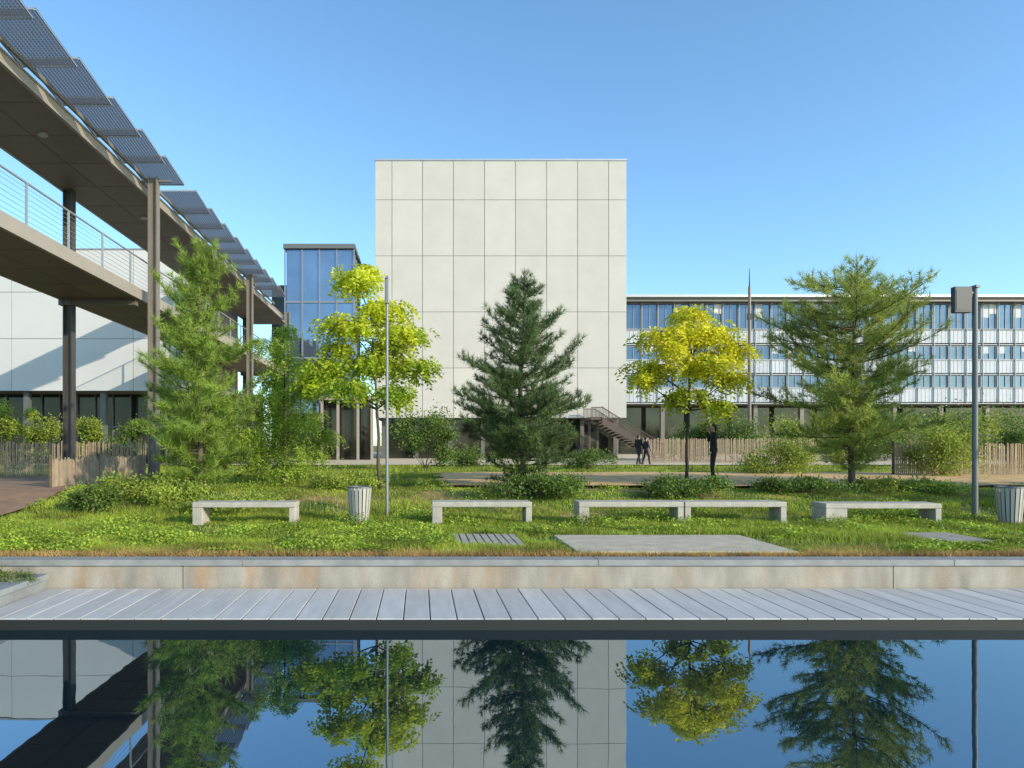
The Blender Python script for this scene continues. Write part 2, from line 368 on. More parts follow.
def clumptree(X,Y,trunkH,clumps,label,seed,leaf,bark,sprays=150,group=None,name='locust_tree',tr=.05,Ll=.12,npair=6,cat='tree',depth=.8,wl=.27,sp=.055,flat=.78):
    random.seed(seed); rng=np.random.default_rng(seed); X*=K;Y*=K; base=(X,Y,zg(X,Y)-.03); t=thing(name,base,label,cat,group); tb=MB()
    top=max(c[2] for c in clumps); mid=[Vector((0,0,0))]+[Vector((random.uniform(-.04,.04)+clumps[0][0]*(i/8)**2*.6,random.uniform(-.03,.03),top*.95*i/8)) for i in range(1,9)]
    tb.tube(mid,[tr*(1-.8*i/8) for i in range(9)],8); Ps=[];Ds=[]
    for (cx,cz,rx,rz) in [(c[0],c[2],c[3],c[5]) for c in clumps]:
        cy=random.uniform(-depth,depth)*.8; ry=rx*1.0
        hz=min(max(cz-.5-abs(cx)*.35,trunkH),top*.9); i=hz/(top*.95)*8; a=mid[int(i)].lerp(mid[min(8,int(i)+1)],i-int(i))
        ctr=Vector((cx,cy,cz)); tb.tube(curve(a,ctr,-.06,5,.03),[.024,.02,.017,.014,.01,.007],5)
        n=int(sprays*max(.35,(rx*rz)**.8*4))
        u=unit(rng.normal(size=(n,3)))*(rng.uniform(.08,1,n)**.5)[:,None]*(1+.2*rng.normal(size=n))[:,None]*np.array([rx,ry,rz*flat])*.95; P=u+np.array(ctr); Ps.append(P)
        d=unit(u/np.array([rx,ry,rz])*np.array([1,1,.3])+rng.normal(size=(n,3))*np.array([.7,.7,.25])+np.array([0,0,-.5])); Ds.append(d)
        for j in range(0,n,max(1,n//22)):
            q=Vector(P[j]); tb.tube(curve(ctr,q,.03,3,.03),[.007,.005,.004,.003],3)
    tb.build('trunk',bark,t,world=False,smooth=True)
    P=np.concatenate(Ps);D=np.concatenate(Ds); S=unit(np.cross(D,np.array([0,0,1])+rng.normal(size=D.shape)*.3)); Cs=[];Dd=[]
    for j in range(npair):
        for sd in(-1,1):
            c=P+D*(sp*j+.02); c[:,2]-=.007*j*j; Cs.append(c); Dd.append(unit(S*sd*.9+D*.45+rng.normal(size=D.shape)*.2+np.array([0,0,-.25])))
    C=np.concatenate(Cs);DD=np.concatenate(Dd); V,Fc=diamonds(C,DD,Ll,Ll*wl,rng,1.2); npmesh('crown',V,Fc,leaf,t); return t
def px_clumps(cx0,base_y,s,lst): return [((x-cx0)/s,0,(base_y-y)/s,rx/s,0,ry/s) for x,y,rx,ry in lst]
def at(px,d): return (px-VX)*d/F
# young pines
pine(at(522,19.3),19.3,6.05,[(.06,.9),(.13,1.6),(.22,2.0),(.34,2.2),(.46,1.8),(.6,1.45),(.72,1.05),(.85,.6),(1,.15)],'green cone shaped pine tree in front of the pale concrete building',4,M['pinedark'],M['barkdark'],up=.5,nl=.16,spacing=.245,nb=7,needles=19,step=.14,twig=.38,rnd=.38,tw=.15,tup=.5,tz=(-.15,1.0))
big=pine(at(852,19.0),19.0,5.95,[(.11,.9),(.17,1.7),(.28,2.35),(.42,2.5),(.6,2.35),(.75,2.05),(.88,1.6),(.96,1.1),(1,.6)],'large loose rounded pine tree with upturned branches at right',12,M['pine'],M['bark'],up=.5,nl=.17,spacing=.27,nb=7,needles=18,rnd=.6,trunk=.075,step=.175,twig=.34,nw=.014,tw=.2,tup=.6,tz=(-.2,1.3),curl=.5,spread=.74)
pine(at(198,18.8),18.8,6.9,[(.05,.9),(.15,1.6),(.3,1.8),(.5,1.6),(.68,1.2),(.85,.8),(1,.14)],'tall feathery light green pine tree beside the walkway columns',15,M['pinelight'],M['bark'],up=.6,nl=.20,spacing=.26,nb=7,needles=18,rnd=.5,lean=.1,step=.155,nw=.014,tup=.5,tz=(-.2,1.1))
# pine copies added out of view at right to shade the lawn
for (x_,y_,r_,sc,lb) in ((16.4,13.6,1.1,1.15,'loose pine tree added out of view at right for lawn shade, behind the bench row'),(20.5,13.2,2.7,1.3,'tallest loose pine tree added out of view at right for lawn shade, farthest from the benches')):
    o=big.copy(); COL.objects.link(o); o.location=(x_,y_,zg(x_,y_)-.03); o.rotation_euler=(0,0,r_); o.scale=(sc,sc,sc); o['label']=lb
    for ch in list(big.children): c=ch.copy(); COL.objects.link(c); c.parent=o
s=683/(20.5*K)
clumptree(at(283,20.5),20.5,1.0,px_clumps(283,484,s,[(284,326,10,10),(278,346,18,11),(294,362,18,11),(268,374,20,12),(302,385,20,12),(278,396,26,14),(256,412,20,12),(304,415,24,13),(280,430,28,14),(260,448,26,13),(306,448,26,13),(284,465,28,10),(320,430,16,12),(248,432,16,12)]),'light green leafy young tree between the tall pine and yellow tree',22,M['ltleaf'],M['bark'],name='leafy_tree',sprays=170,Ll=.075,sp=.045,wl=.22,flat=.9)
# yellow locusts
s=683/(19*K)
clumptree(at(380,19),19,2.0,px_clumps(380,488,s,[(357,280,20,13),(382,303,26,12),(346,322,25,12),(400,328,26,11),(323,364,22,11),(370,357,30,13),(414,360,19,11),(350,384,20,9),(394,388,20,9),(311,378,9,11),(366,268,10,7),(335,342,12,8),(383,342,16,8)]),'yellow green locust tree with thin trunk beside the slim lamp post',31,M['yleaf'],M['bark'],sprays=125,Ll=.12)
s=683/(19.4*K)
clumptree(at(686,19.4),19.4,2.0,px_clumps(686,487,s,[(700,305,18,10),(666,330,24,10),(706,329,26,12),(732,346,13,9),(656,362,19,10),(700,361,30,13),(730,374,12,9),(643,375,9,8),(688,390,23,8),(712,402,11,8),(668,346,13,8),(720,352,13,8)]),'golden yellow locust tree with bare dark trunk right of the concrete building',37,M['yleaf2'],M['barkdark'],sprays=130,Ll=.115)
# shrubs / small trees
def shrub(X,Y,rx,h,label,leaf,seed,n=2600,Ll=.07,group=None,name='shrub',cat='shrub',z=0,stem=True):
    if 16<Y<22: X*=K;Y*=K
    rng=np.random.default_rng(seed); random.seed(seed); base=(X,Y,zg(X,Y)-.03+z); t=thing(name,base,label,cat,group)
    nc=12; cs=[(random.uniform(-.75,.75)*rx,random.uniform(-.5,.5)*rx,h*random.uniform(.15,.75)) for _ in range(nc)]; P=[]
    tb=MB()
    for c in cs:
        r=rx*random.uniform(.22,.45); m=n//nc; u=unit(rng.normal(size=(m,3)))*(rng.uniform(.1,1,m)**.45)[:,None]*(1+.35*rng.normal(size=m))[:,None]*np.array([r,r,min(r*.9,h*.36)]); P.append(u+np.array(c))
        tb.tube(curve((random.uniform(-.04,.04),0,0),c,0,4,.03),[.014,.011,.009,.007,.004],4)
        for j in range(0,m,max(1,m//10)): tb.tube([c,tuple(P[-1][j])],[.005,.002],3)
    P=np.concatenate(P); P[:,2]=abs(P[:,2]); D=unit(rng.normal(size=P.shape)+np.array([0,0,.35])); V,Fc=diamonds(P,D,Ll*rng.uniform(.6,1.2,len(P)),Ll*.25,rng,.5)
    tb.build('stems',M['bark'],t,world=False); npmesh('foliage',V,Fc,leaf,t); return t
shrub(at(535,18),18,1.3,.5,'low dark green shrub under the green cone shaped pine',M['shrub'],51,5200,.08)
shrub(at(680,18.2),18.2,1.0,.45,'low dark green shrub at foot of the golden yellow locust tree',M['shrub'],52,4600,.08)
shrub(at(795,18.6),18.6,1.1,.35,'low green shrub left of the large loose pine trunk',M['shrub'],53,3800,.08)
shrub(at(905,18.6),18.6,1.1,.35,'low green shrub right of the large loose pine trunk',M['shrubl'],54,3800,.08)
shrub(at(228,16.8),16.8,1.2,.35,'low bright green shrub behind the leftmost bench',M['shrubl'],55,4200,.07)
shrub(at(155,17.6),17.6,1.2,.6,'bushy green shrub at foot of the tall feathery pine',M['shrubl'],56,4500,.08)
shrub(at(92,16.6),16.6,.6,.6,'dark green bush beside the short picket fence at left',M['shrub'],57,3000,.07)
shrub(at(340,19.5),19.5,1.2,.4,'spreading low shrub at foot of the yellow green locust tree',M['shrubl'],58,3800,.07)
shrub(at(425,30),30,1.6,2.9,'dark green tall shrub left of the cone shaped pine',M['shrub'],59,6500,.13,name='tall_shrub')
shrub(at(778,25),25,1.6,1.9,'bright green tall shrub behind the tall dark mast',M['shrubl'],60,6000,.1,name='tall_shrub')
shrub(at(942,23.5),23.5,1.7,2.4,'bright green tall shrub just left of the grey lamp post at right',M['shrubl'],61,7500,.1,name='tall_shrub')
shrub(at(1022,33),33,1.6,2.5,'green bush by the right edge beyond the picket fence',M['shrub'],62,6000,.11,name='tall_shrub')
shrub(at(6,28),28,1.1,3.5,'leafy young tree at the far left edge beyond the fence',M['shrubl'],63,6000,.12,name='young_tree',cat='tree')
shrub(at(40,29),29,1.1,2.6,'small leafy tree left of the dark walkway column',M['shrubl'],64,6000,.12,name='young_tree',cat='tree')
shrub(at(98,30),30,1.2,2.9,'small leafy tree right of the dark walkway column',M['shrubl'],65,6000,.12,name='young_tree',cat='tree')
shrub(at(133,29),29,1.0,2.6,'thin dark leafy tree left of the near brown walkway column',M['shrub'],66,4500,.12,name='young_tree',cat='tree')
shrub(at(12,8.8),8.8,.35,.14,'small dark plant in the soil bed behind the kerb wall',M['shrub'],67,900,.035,z=-.2,name='bed_plant',cat='plant')
shrub(at(590,30),30,1.2,1.0,'low round shrub beside the brown outdoor stair',M['shrub'],68,3500,.1)
shrub(at(235,23),23,1.6,1.8,'broad light green bush behind the tall feathery pine',M['shrubl'],70,7000,.09,name='tall_shrub')
shrub(at(480,34),34,1.6,1.2,'low far bush left of the cone shaped pine trunk',M['shrub'],71,3500,.12)
shrub(at(735,44),44,2.4,3.0,'far bush right of the person in black, before the long office building',M['shrub'],72,5500,.18,name='tall_shrub')
shrub(at(820,45),45,2.8,3.4,'far bush left of the large loose pine trunk, before the long office building',M['shrubl'],76,5500,.18,name='tall_shrub')
shrub(at(885,46),46,3.2,3.6,'far bush right of the large loose pine trunk, before the long office building',M['shrub'],73,6500,.2,name='tall_shrub')
shrub(at(985,48),48,3.6,4.0,'far bush right of the lamp post, before the long office building',M['shrub'],74,7500,.2,name='tall_shrub')
shrub(at(690,46),46,2.2,2.8,'far bush behind the golden yellow locust trunk',M['shrub'],75,5000,.18,name='tall_shrub')
# ------------------------------------------------------------------ street furniture
def bench(px0,px1,y,label,legl=.2,h=.45,group=None):
    x0=at(px0,y);x1=at(px1,y); xc=(x0+x1)/2; z=zg(xc,y)-.03; t=thing('concrete_bench',(xc,y,z),label,'bench','concrete benches along the lawn')
    MB().box(x0,x1,y,y+.48,z+h-.1,z+h).build('seat',M['concrete'],t,bevel=.012)
    MB().box(x0+.003,x0+legl,y+.003,y+.477,z,z+h-.102).build('leg',M['concrete'],t,bevel=.012)
    MB().box(x1-.12,x1-.003,y+.003,y+.477,z,z+h-.102).build('leg',M['concrete'],t,bevel=.012); return t
bench(192,295,13.2,'leftmost low concrete bench under the tall feathery pine')
bench(432,532,13.3,'concrete bench standing alone between the slim lamp post and the joined pair')
bench(579,684,13.3,'left one of the two concrete benches joined end to end')
bench(685,787,13.3,'right one of the two concrete benches joined end to end',legl=.12)
bench(826,942,13.3,'rightmost concrete bench, in front of the large loose pine',legl=.42,h=.42)
def bin_(px,y,label):
    X=at(px,y); z=zg(X,y)-.03; t=thing('litter_bin',(X,y,z),label,'litter bin','slatted litter bins'); mb=MB(); n=18
    for k in range(n):
        a=2*math.pi*k/n; w=.095/2*.66; c,s_=math.cos(a),math.sin(a); r0,r1=.165,.225
        p=[]
        for (r,zz,ww) in ((r0,z+.04,w*.7),(r1,z+.72,w)):
            for dr,sg in((0,-1),(0,1),(.012,1),(.012,-1)): p.append((X+c*(r+dr)-s_*ww*sg,y+s_*(r+dr)+c*ww*sg,zz))
        mb.hexa(p)
    mb.build('slats',M['slat'],t)
    mb=MB(); mb.tube([(X,y,z+.02),(X,y,z+.66)],[.13,.18],20); mb.build('liner',M['darkmetal'],t)
    mb=MB()
    for k in range(24):
        a=2*math.pi*k/24;b=2*math.pi*(k+1)/24
        q=lambda an,r,zz:(X+math.cos(an)*r,y+math.sin(an)*r,zz)
        mb.hexa([q(a,.2,z+.722),q(a,.245,z+.722),q(b,.245,z+.722),q(b,.2,z+.722),q(a,.2,z+.75),q(a,.245,z+.75),q(b,.245,z+.75),q(b,.2,z+.75)])
    mb.build('rim',M['polegrey'],t)
    MB().tube([(X,y,z),(X,y,z+.03)],.15,16).build('base',M['darkmetal'],t)
bin_(359.5,13.4,'slatted litter bin between the leftmost bench and the slim lamp post')
bin_(1010,13.4,'slatted litter bin at the right edge of the photo')
def lamp(px,y,top,label,r,mat,flip=1,w=.3,hm=None):
    X=at(px,y); z=zg(X,y)-.03; t=thing('lamp_post',(X,y,z),label,'lamp post'); zt=EYE+(VY-top)*y/F
    MB().tube([(X,y,z),(X,y,z+.02),(X,y,zt)],[r*1.05,r,r*.85],14).build('pole',mat,t,smooth=False)
    MB().tube([(X,y,z),(X,y,z+.05)],r*2,14).build('base_plate',mat,t)
    MB().box(X-r*.8,X+r*.8,y-.09,y+.09,zt,zt+.05).build('pole_cap',mat,t)
    hx=X-flip*(w/2+r+.05)
    hd=MB().box(hx-w/2,hx+w/2,y-.06,y+.06,zt-.52,zt+.02).build('lamp_head',hm or mat,t,bevel=.012)
    MB().box(hx-w/2+.03,hx+w/2-.03,y-.067,y-.0615,zt-.47,zt-.05).build('lens',hm or mat,hd)
    MB().box(min(X,hx),max(X,hx),y-.02,y+.02,zt-.12,zt-.08).build('bracket',mat,t); return t
lamp(975,14.2,288,'tall grey lamp post with dark box head at right, near the rightmost bench',.055,M['polegrey'],1,.36,M['lampbox'])
lamp(387,14.4,279,'slim pale lamp post standing right of the left litter bin',.034,M['thinpole'],-.0001,.09)
MD=57.0; X=at(749.5,MD); mk=MD/46; t=thing('mast_pole',(X,MD,GZ),'tall dark mast with thin spike tip in front of the long office building','pole')
MB().tube([(X,MD,GZ),(X,MD,GZ+9),(X,MD,EYE+10.67*mk)],[.15,.13,.11],12).build('pole',M['bronze'],t)
MB().tube([(X,MD,EYE+10.67*mk),(X,MD,EYE+11.9*mk)],[.06,.02],8).build('spike',M['darkmetal'],t)
MB().box(X-.16,X+.16,MD-.16,MD+.16,12.0,12.5).build('fixture',M['darkmetal'],t)
# fences
def fence(x0,y0,x1,y1,h,label,w=.035,gap=.035):
    t=thing('picket_fence',(x0,y0,zg(x0,y0)),label,'fence'); ln=math.hypot(x1-x0,y1-y0); n=int(ln/(w+gap)); dx,dy=(x1-x0)/ln,(y1-y0)/ln; mb=MB(); z0=zg(x0,y0)-.03
    for i in range(n):
        s=i*(w+gap); x=x0+dx*s;y=y0+dy*s; z=zg(x,y)-.03; hh=h+random.uniform(-.06,.06); tl=random.uniform(-.03,.03)
        a=(x,y);b=(x+dx*w,y+dy*w); n_=(-dy*.02,dx*.02)
        mb.hexa([(a[0],a[1],z),(b[0],b[1],z),(b[0]+n_[0],b[1]+n_[1],z),(a[0]+n_[0],a[1]+n_[1],z),(a[0]+tl*dx,a[1]+tl*dy,z+hh-.02),(b[0]+tl*dx,b[1]+tl*dy,z+hh),(b[0]+n_[0]+tl*dx,b[1]+n_[1]+tl*dy,z+hh),(a[0]+n_[0]+tl*dx,a[1]+n_[1]+tl*dy,z+hh-.02)])
    mb.build('pickets',M['picket'],t); mb=MB()
    for f in(.25,.8): mb.tube([(x0-dy*.03,y0+dx*.03,zg(x0,y0)+h*f),(x1-dy*.03,y1+dx*.03,zg(x1,y1)+h*f)],.006,4)
    mb.build('wire',M['darkmetal'],t); s=0
    while s<=ln:
        x=x0+dx*s-dy*.07;y=y0+dy*s+dx*.07; MB().tube([(x,y,zg(x,y)-.04),(x,y,zg(x,y)+h+.08)],.04,7).build('post',M['bark'],t); s+=2.5
fence(-17,23.4,-9.3,23.4,1.2,'chestnut picket fence under the walkway at far left')
fence(-9.3,17.3,-9.2,23,.75,'short picket fence running back beside the dark walkway column')
fence(16.6,23.9,27,23.9,1.15,'chestnut picket fence at right behind the lamp post')
fence(13.4,41,24,41,1.5,'far picket fence behind the golden yellow locust tree')
# ------------------------------------------------------------------ main building
D0=52.5; s=F/D0
def zz(py,d): return EYE+(VY-py)*d/F
t=thing('concrete_building',(6.2,D0,GZ),'tall blank pale concrete panel building in the centre','building')
xj=[375,392,422.5,453.5,484.5,515.5,546.5,577.5,608.5,626.5]; yj=[161,200,256,312,368,418]
mb=MB()
for i in range(len(xj)-1):
    for j in range(len(yj)-1): mb.box(at(xj[i],D0)+.02,at(xj[i+1],D0)-.02,D0-.04,D0+.1,zz(yj[j+1],D0)+.018,zz(yj[j],D0)-.018)
xl,xr=at(375,D0),at(626.5,D0)
for sx in(xl,xr):
    for k in range(6):
        for j in range(len(yj)-1):
            a,b=(sx-.0,sx+.12) if sx==xl else (sx-.12,sx+.0)
            mb.box(a,b,D0+.15+k*2.5,D0+2.6+k*2.5,zz(yj[j+1],D0)+.02,zz(yj[j],D0)-.02)
mb.build('facade_panels',M['panel'],t)
MB().box(xl+.05,xr-.05,D0+.0,D0+15.3,zz(418,D0),zz(161,D0)-.05).build('core_wall',M['joint'],t)
for a,b in((D0-.09,D0+.35),(D0+15,D0+15.4)): MB().box(xl-.03,xr+.03,a,b,zz(161,D0)+.002,zz(159.3,D0)).build('parapet',M['galv'],t)
MB().box(xl+.6,xr-.6,D0+1.6,D0+15,GZ,zz(418,D0)-.01).build('ground_floor_glazing',M['glassdk'],t)
for k in range(8):
    x=xl+.6+k*(xr-xl-1.2)/7; MB().box(x-.15,x+.15,D0+.9,D0+1.2,GZ,zz(418,D0)-.005).build('column',M['bronze'],t)
# glass tower
D1=50.5; t=thing('glass_tower',(at(320,D1),D1,GZ),'blue glass stair tower with dark flat roof left of the concrete building','tower')
x0,x1=at(285,D1),at(354,D1); zt=zz(249,D1)
MB().box(x0+.1,x1-.1,D1+.06,D1+6,GZ,zt).build('glazing',M['glass'],t)
MB().box(x0-.1,x1+.1,D1-.2,D1+6.2,zt+.002,zz(244.5,D1)).build('roof',M['polegrey'],t)
mb=MB(); 
for k in range(5):
    x=x0+(x1-x0)*k/4; mb.box(x-.045,x+.045,D1-.06,D1+.058,GZ,zt)
for py in (302,358,414): mb.box(x0,x1,D1-.03,D1+.055,zz(py,D1)-.07,zz(py,D1)+.07)
for k in range(1,5): mb.box(x1-.098,x1-.03,D1+k*1.4,D1+k*1.4+.1,GZ,zt)
mb.build('mullions',M['towerframe'],t)
mb=MB(); mb.box(x0-1.2,x0-.05,D1+1,D1+6,GZ,zz(282,D1)); mb.build('lift_shaft',M['glassdk'],t)
t=thing('entrance_porch',(at(350,48),48,GZ),'low glazed entrance porch at base of the glass tower','porch')
for px in(322,338,358,372): 
    x=at(px,48); MB().box(x-.09,x+.09,47.9,48.1,GZ,zz(400,48)).build('column',M['fascia'],t)
MB().box(at(318,48),at(378,48),47.8,50,zz(400,48),zz(396,48)).build('roof',M['fascia'],t)
MB().box(at(322,48),at(372,48),48.6,48.7,GZ,zz(400,48)-.01).build('glazing',M['glassdk'],t)
# left building
D2=36.0; t=thing('white_panel_building',(-20,D2,GZ),'white panelled building raised over an open ground floor behind the walkway at left','building')
XR2=-11.9; PW=3.2
zb,zt=zz(391,D2),zz(250,D2); mb=MB(); x=XR2-PW*7; zs=[zb,zb+(zt-zb)*.37,zb+(zt-zb)*.7,zt]
while x<XR2-1:
    for j in range(3): mb.box(x+.014,x+PW-.014,D2-.04,D2+.2,zs[j]+.014,zs[j+1]-.014)
    x+=PW
mb.build('facade_panels',M['whitewall'],t)
XL2=XR2-PW*7
MB().box(XL2,XR2-.1,D2+.0,D2+9,zb+.01,zt-.06).build('core_wall',M['joint'],t)
MB().box(XL2,XR2+3,D2+2.5,D2+2.7,GZ,zb).build('ground_floor_glazing',M['glassdk'],t)
mb=MB()
for k in range(26): mb.box(XL2+k*1.0,XL2+k*1.0+.06,D2+2.38,D2+2.48,GZ,zb-.01)
mb.box(XL2,XR2+3,D2+2.36,D2+2.49,2.5,2.6); mb.build('mullions',M['polegrey'],t)
for k in range(6): x=XL2+1+k*4.1; MB().box(x-.14,x+.14,D2+.4,D2+.7,GZ,zb).build('column',M['polegrey'],t)
MB().box(XL2-.03,XR2-.0,D2-.08,D2+.3,zt+.002,zt+.08).build('parapet',M['galv'],t)
# right building
D3=75.9; XR0=21.0; BAY=1.8; NB=33
t=thing('long_office_building',(50,D3,GZ),'long low office building with rows of windows and pale fluted bands at right','building')
RL=Vector((50,D3,GZ)); x1=XR0+NB*BAY
z=lambda py:zz(py,D3)
MB().box(XR0,x1,D3+.25,D3+14,z(404),z(301)).build('core_wall',M['joint'],t)
MB().box(XR0-1,x1+1,D3-1.3,D3+14.5,z(299.4),z(297)).build('roof',M['galv'],t)
MB().box(XR0-.5,x1+.5,D3-.9,D3+14,z(303),z(299.5)).build('roof_soffit',M['bronze'],t)
for a,b in((331,343),(361,373),(389,402)):
    mb=MB()
    for k in range(NB*4): mb.box(XR0+k*BAY/4+.02,XR0+(k+1)*BAY/4-.02,D3-.06,D3+.2,z(b),z(a))
    mb.build('spandrel',M['spandrel'],t)
mb=MB()
for a in(330.2,344.8,360.2,374.6,388.3,403.5): mb.box(XR0,x1,D3-.12,D3+.2,z(a)-.045,z(a)+.045)
mb.build('sill_bands',M['sill'],t)
mb=MB()
for k in range(0,NB+1): x=XR0+k*BAY; mb.box(x-.03,x+.03,D3-.22,D3-.125,z(403),z(303))
mb.build('vertical_fins',M['winframe'],t)
random.seed(5); protos={}
for (a,b) in((303.5,329),(346,359.5),(375.5,387.5)):
    hgt=z(a)-z(b); w=BAY-.04
    f=MB(); f.box(0,w,-.03,.05,0,.05); f.box(0,w,-.03,.05,hgt-.05,hgt); f.box(0,.04,-.03,.05,.052,hgt-.052); f.box(w-.04,w,-.03,.05,.052,hgt-.052); f.box(w*.5-.02,w*.5+.02,-.02,.04,.052,hgt-.052)
    p=MB().box(.02,w-.02,.06,.09,.02,hgt-.02); bl=MB().box(.08,w*.5-.04,.02,.035,hgt*.45,hgt-.08); bl2=MB().box(w*.5+.04,w-.08,.02,.035,hgt*.6,hgt-.08)
    fo=f.build('window',M['winframe'],t,world=False); po=p.build('pane',M['glassw'],fo,world=False); bo=bl.build('blind',M['spandrel'],po,world=False); b2=bl2.build('blind',M['white'],po,world=False)
    bo.parent=fo; b2.parent=fo
    for k in range(NB):
        if k==0: fw=fo
        else:
            fw=fo.copy(); COL.objects.link(fw); fw.parent=t
            c=po.copy(); COL.objects.link(c); c.parent=fw
            if random.random()<.16: c=bo.copy(); COL.objects.link(c); c.parent=fw
            if random.random()<.14: c=b2.copy(); COL.objects.link(c); c.parent=fw
        fw.location=Vector((XR0+k*BAY+.02,D3+.06,z(b)))-RL
MB().box(XR0,x1,D3+4,D3+4.2,GZ,z(404)-.01).build('ground_floor_glazing',M['glassdk'],t)
for k in range(12): x=XR0+1+k*5.2; MB().box(x-.22,x+.22,D3+.6,D3+1.0,GZ,z(404)-.01).build('column',M['bronze'],t)
# stair
D4=49.5; t=thing('outdoor_stair',(15,D4,GZ),'brown outdoor stair with slatted railing at the lower right corner of the concrete building','stair')
xa,za=at(602,D4),zz(417,D4); xb,zb=at(666,D4),GZ; n=18; mb=MB()
for i in range(n):
    x=xa+(xb-xa)*i/n; zt=za+(zb-za)*(i+1)/n; mb.box(x,x+(xb-xa)/n+.05,D4,D4+2.2,zt-.06,zt)
mb.build('treads',M['stairwood'],t)
for yy in(D4-.08,D4+2.22):
    MB().hexa([(xa,yy,za-.55),(xb,yy,zb-.05),(xb,yy+.06,zb-.05),(xa,yy+.06,za-.55),(xa,yy,za),(xb,yy,zb+.35),(xb,yy+.06,zb+.35),(xa,yy+.06,za)]).build('stringer',M['stairwood'],t)
for yy in(D4-.05,D4+2.25):
    mb=MB(); mb.tube([(xa,yy,za+.7),(xb,yy,zb+1.0)],.035,6); mb.tube([(xa-.8,yy,za+.7),(xa,yy,za+.7)],.035,6)
    for i in range(44): x=xa+(xb-xa)*i/43; zt=za+(zb-za)*i/43; mb.box(x-.022,x+.022,yy-.01,yy+.01,zt,zt+.8)
    for i in range(8): x=xa-.8+.8*i/8; mb.box(x-.02,x+.02,yy-.01,yy+.01,za,za+.7)
    mb.build('railing',M['stairwood'],t)
MB().box(xa-.8,xa-.005,D4,D4+2.2,za-.2,za-.001).build('landing',M['stairwood'],t)
for x in(xa-.7,xa-.1): MB().box(x-.08,x+.08,D4+.8,D4+.96,GZ,za-.21).build('post',M['stairwood'],t)
# ------------------------------------------------------------------ walkway
t=thing('elevated_walkway',(-10,22,GZ),'bronze elevated walkway with roof canopy and solar panels running back along the left side','walkway')
XE=-9.1; XLf=-11.75; Y0,Y1=4.0,45.4
zc0,zc1=9.88,10.1; zd0,zd1=6.3,6.63
mb=MB(); y=Y0
while y<Y1:
    for a,b in((XLf+.1,-10.44),(-10.415,XE-.12)): mb.box(a,b,y+.015,y+1.785,zc0-.02,zc0+.1)
    y+=1.8
mb.build('canopy_soffit',M['soffit'],t)
MB().box(XLf+.05,XE-.05,Y0,Y1,zc0+.102,zc1-.02).build('canopy_roof',M['bronze'],t)
mb=MB(); mb.box(XE-.10,XE,Y0,Y1,zc0-.03,zc1+.06); mb.box(XE,XE+.03,Y0,Y1,zc1+.0,zc1+.05); mb.box(XLf-.02,XLf+.08,Y0,Y1,zc0-.03,zc1+.06); mb.build('canopy_fascia',M['fascia'],t)
mb=MB(); y=Y0
while y<Y1:
    for a,b in((XLf+.1,-10.44),(-10.415,XE-.12)): mb.box(a,b,y+.015,y+1.785,zd0-.02,zd0+.08)
    y+=1.8
mb.build('deck_soffit',M['soffit'],t)
MB().box(XLf+.05,XE-.05,Y0,Y1,zd0+.082,zd1-.03).build('deck_slab',M['bronze'],t)
mb=MB(); mb.box(XE-.1,XE,Y0,Y1,zd0-.03,zd1); mb.box(XLf-.02,XLf+.08,Y0,Y1,zd0-.03,zd1); mb.build('deck_fascia',M['fascia'],t)
for X in(XE-.06,XLf+.06):
    mb=MB(); mb.tube([(X,Y0,zd1+1.0),(X,Y1,zd1+1.0)],.028,8)
    for k,hh in enumerate((.12,.25,.38,.51,.64,.77,.88)): mb.tube([(X,Y0,zd1+hh),(X,Y1,zd1+hh)],.006,4)
    rl=mb.build('railing',M['rail'],t); y=Y0+.5; 
    while y<Y1: MB().box(X-.02,X+.02,y-.03,y+.03,zd1+.001,zd1+.98).build('railing_post',M['rail'],rl); y+=1.9
for y in(9.7,22.3,34.9,44.8):
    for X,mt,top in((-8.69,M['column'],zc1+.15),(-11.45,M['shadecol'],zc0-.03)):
        c=MB(); w=.15; g=.13
        c.box(X-w,X+w,y-.03+.0,y+.03,GZ-.03,top); c.box(X-w,X-w+.04,y-g,y-.032,GZ-.03,top); c.box(X-w,X-w+.04,y+.032,y+g,GZ-.03,top); c.box(X+w-.04,X+w,y-g,y-.032,GZ-.03,top); c.box(X+w-.04,X+w,y+.032,y+g,GZ-.03,top)
        c.build('column',mt,t)
    MB().box(XLf,XE-.15,y-.12,y+.12,zd0-.22,zd0-.025).build('cross_beam',M['bronze'],t)
for y in(13.5,18.3,25,31): MB().tube([(-10.1,y,zc0-.06),(-10.1,y,zc0-.022)],.13,14).build('ceiling_lamp',M['galv'],t)
# solar panels
y=6.9; k=0; PP=1.8
RW=Vector((-10,22,GZ)); TI=.24
pn=MB(); pn.v=[(-1.3,0,TI),(0,0,TI),(0,1.70,0),(-1.3,1.70,0),(-1.3,0,TI+.02),(0,0,TI+.02),(0,1.70,.02),(-1.3,1.70,.02)]; pn.f=[(0,3,2,1),(4,5,6,7),(0,1,5,4),(1,2,6,5),(2,3,7,6),(3,0,4,7)]
fr=MB()
for X in(-1.3,-.03): fr.hexa([(X,0,TI-.03),(X+.03,0,TI-.03),(X+.03,1.70,-.03),(X,1.70,-.03),(X,0,TI-.002),(X+.03,0,TI-.002),(X+.03,1.70,-.002),(X,1.70,-.002)])
fr.box(-1.268,-.032,1.70,1.72,-.03,.02); fr.box(-1.268,-.032,-.02,-.002,TI-.03,TI+.02)
po=pn.build('solar_panel',M['solar'],t,world=False); fo=fr.build('panel_frame',M['galv'],po,world=False)
while y<39.5:
    if 22.5<y<24: y+=1.1; continue
    if k==0: p=po
    else:
        p=po.copy(); COL.objects.link(p); p.parent=t; q=fo.copy(); COL.objects.link(q); q.parent=p
    p.location=Vector((-7.93,y,10.30))-RW; y+=PP; k+=1
mb=MB()
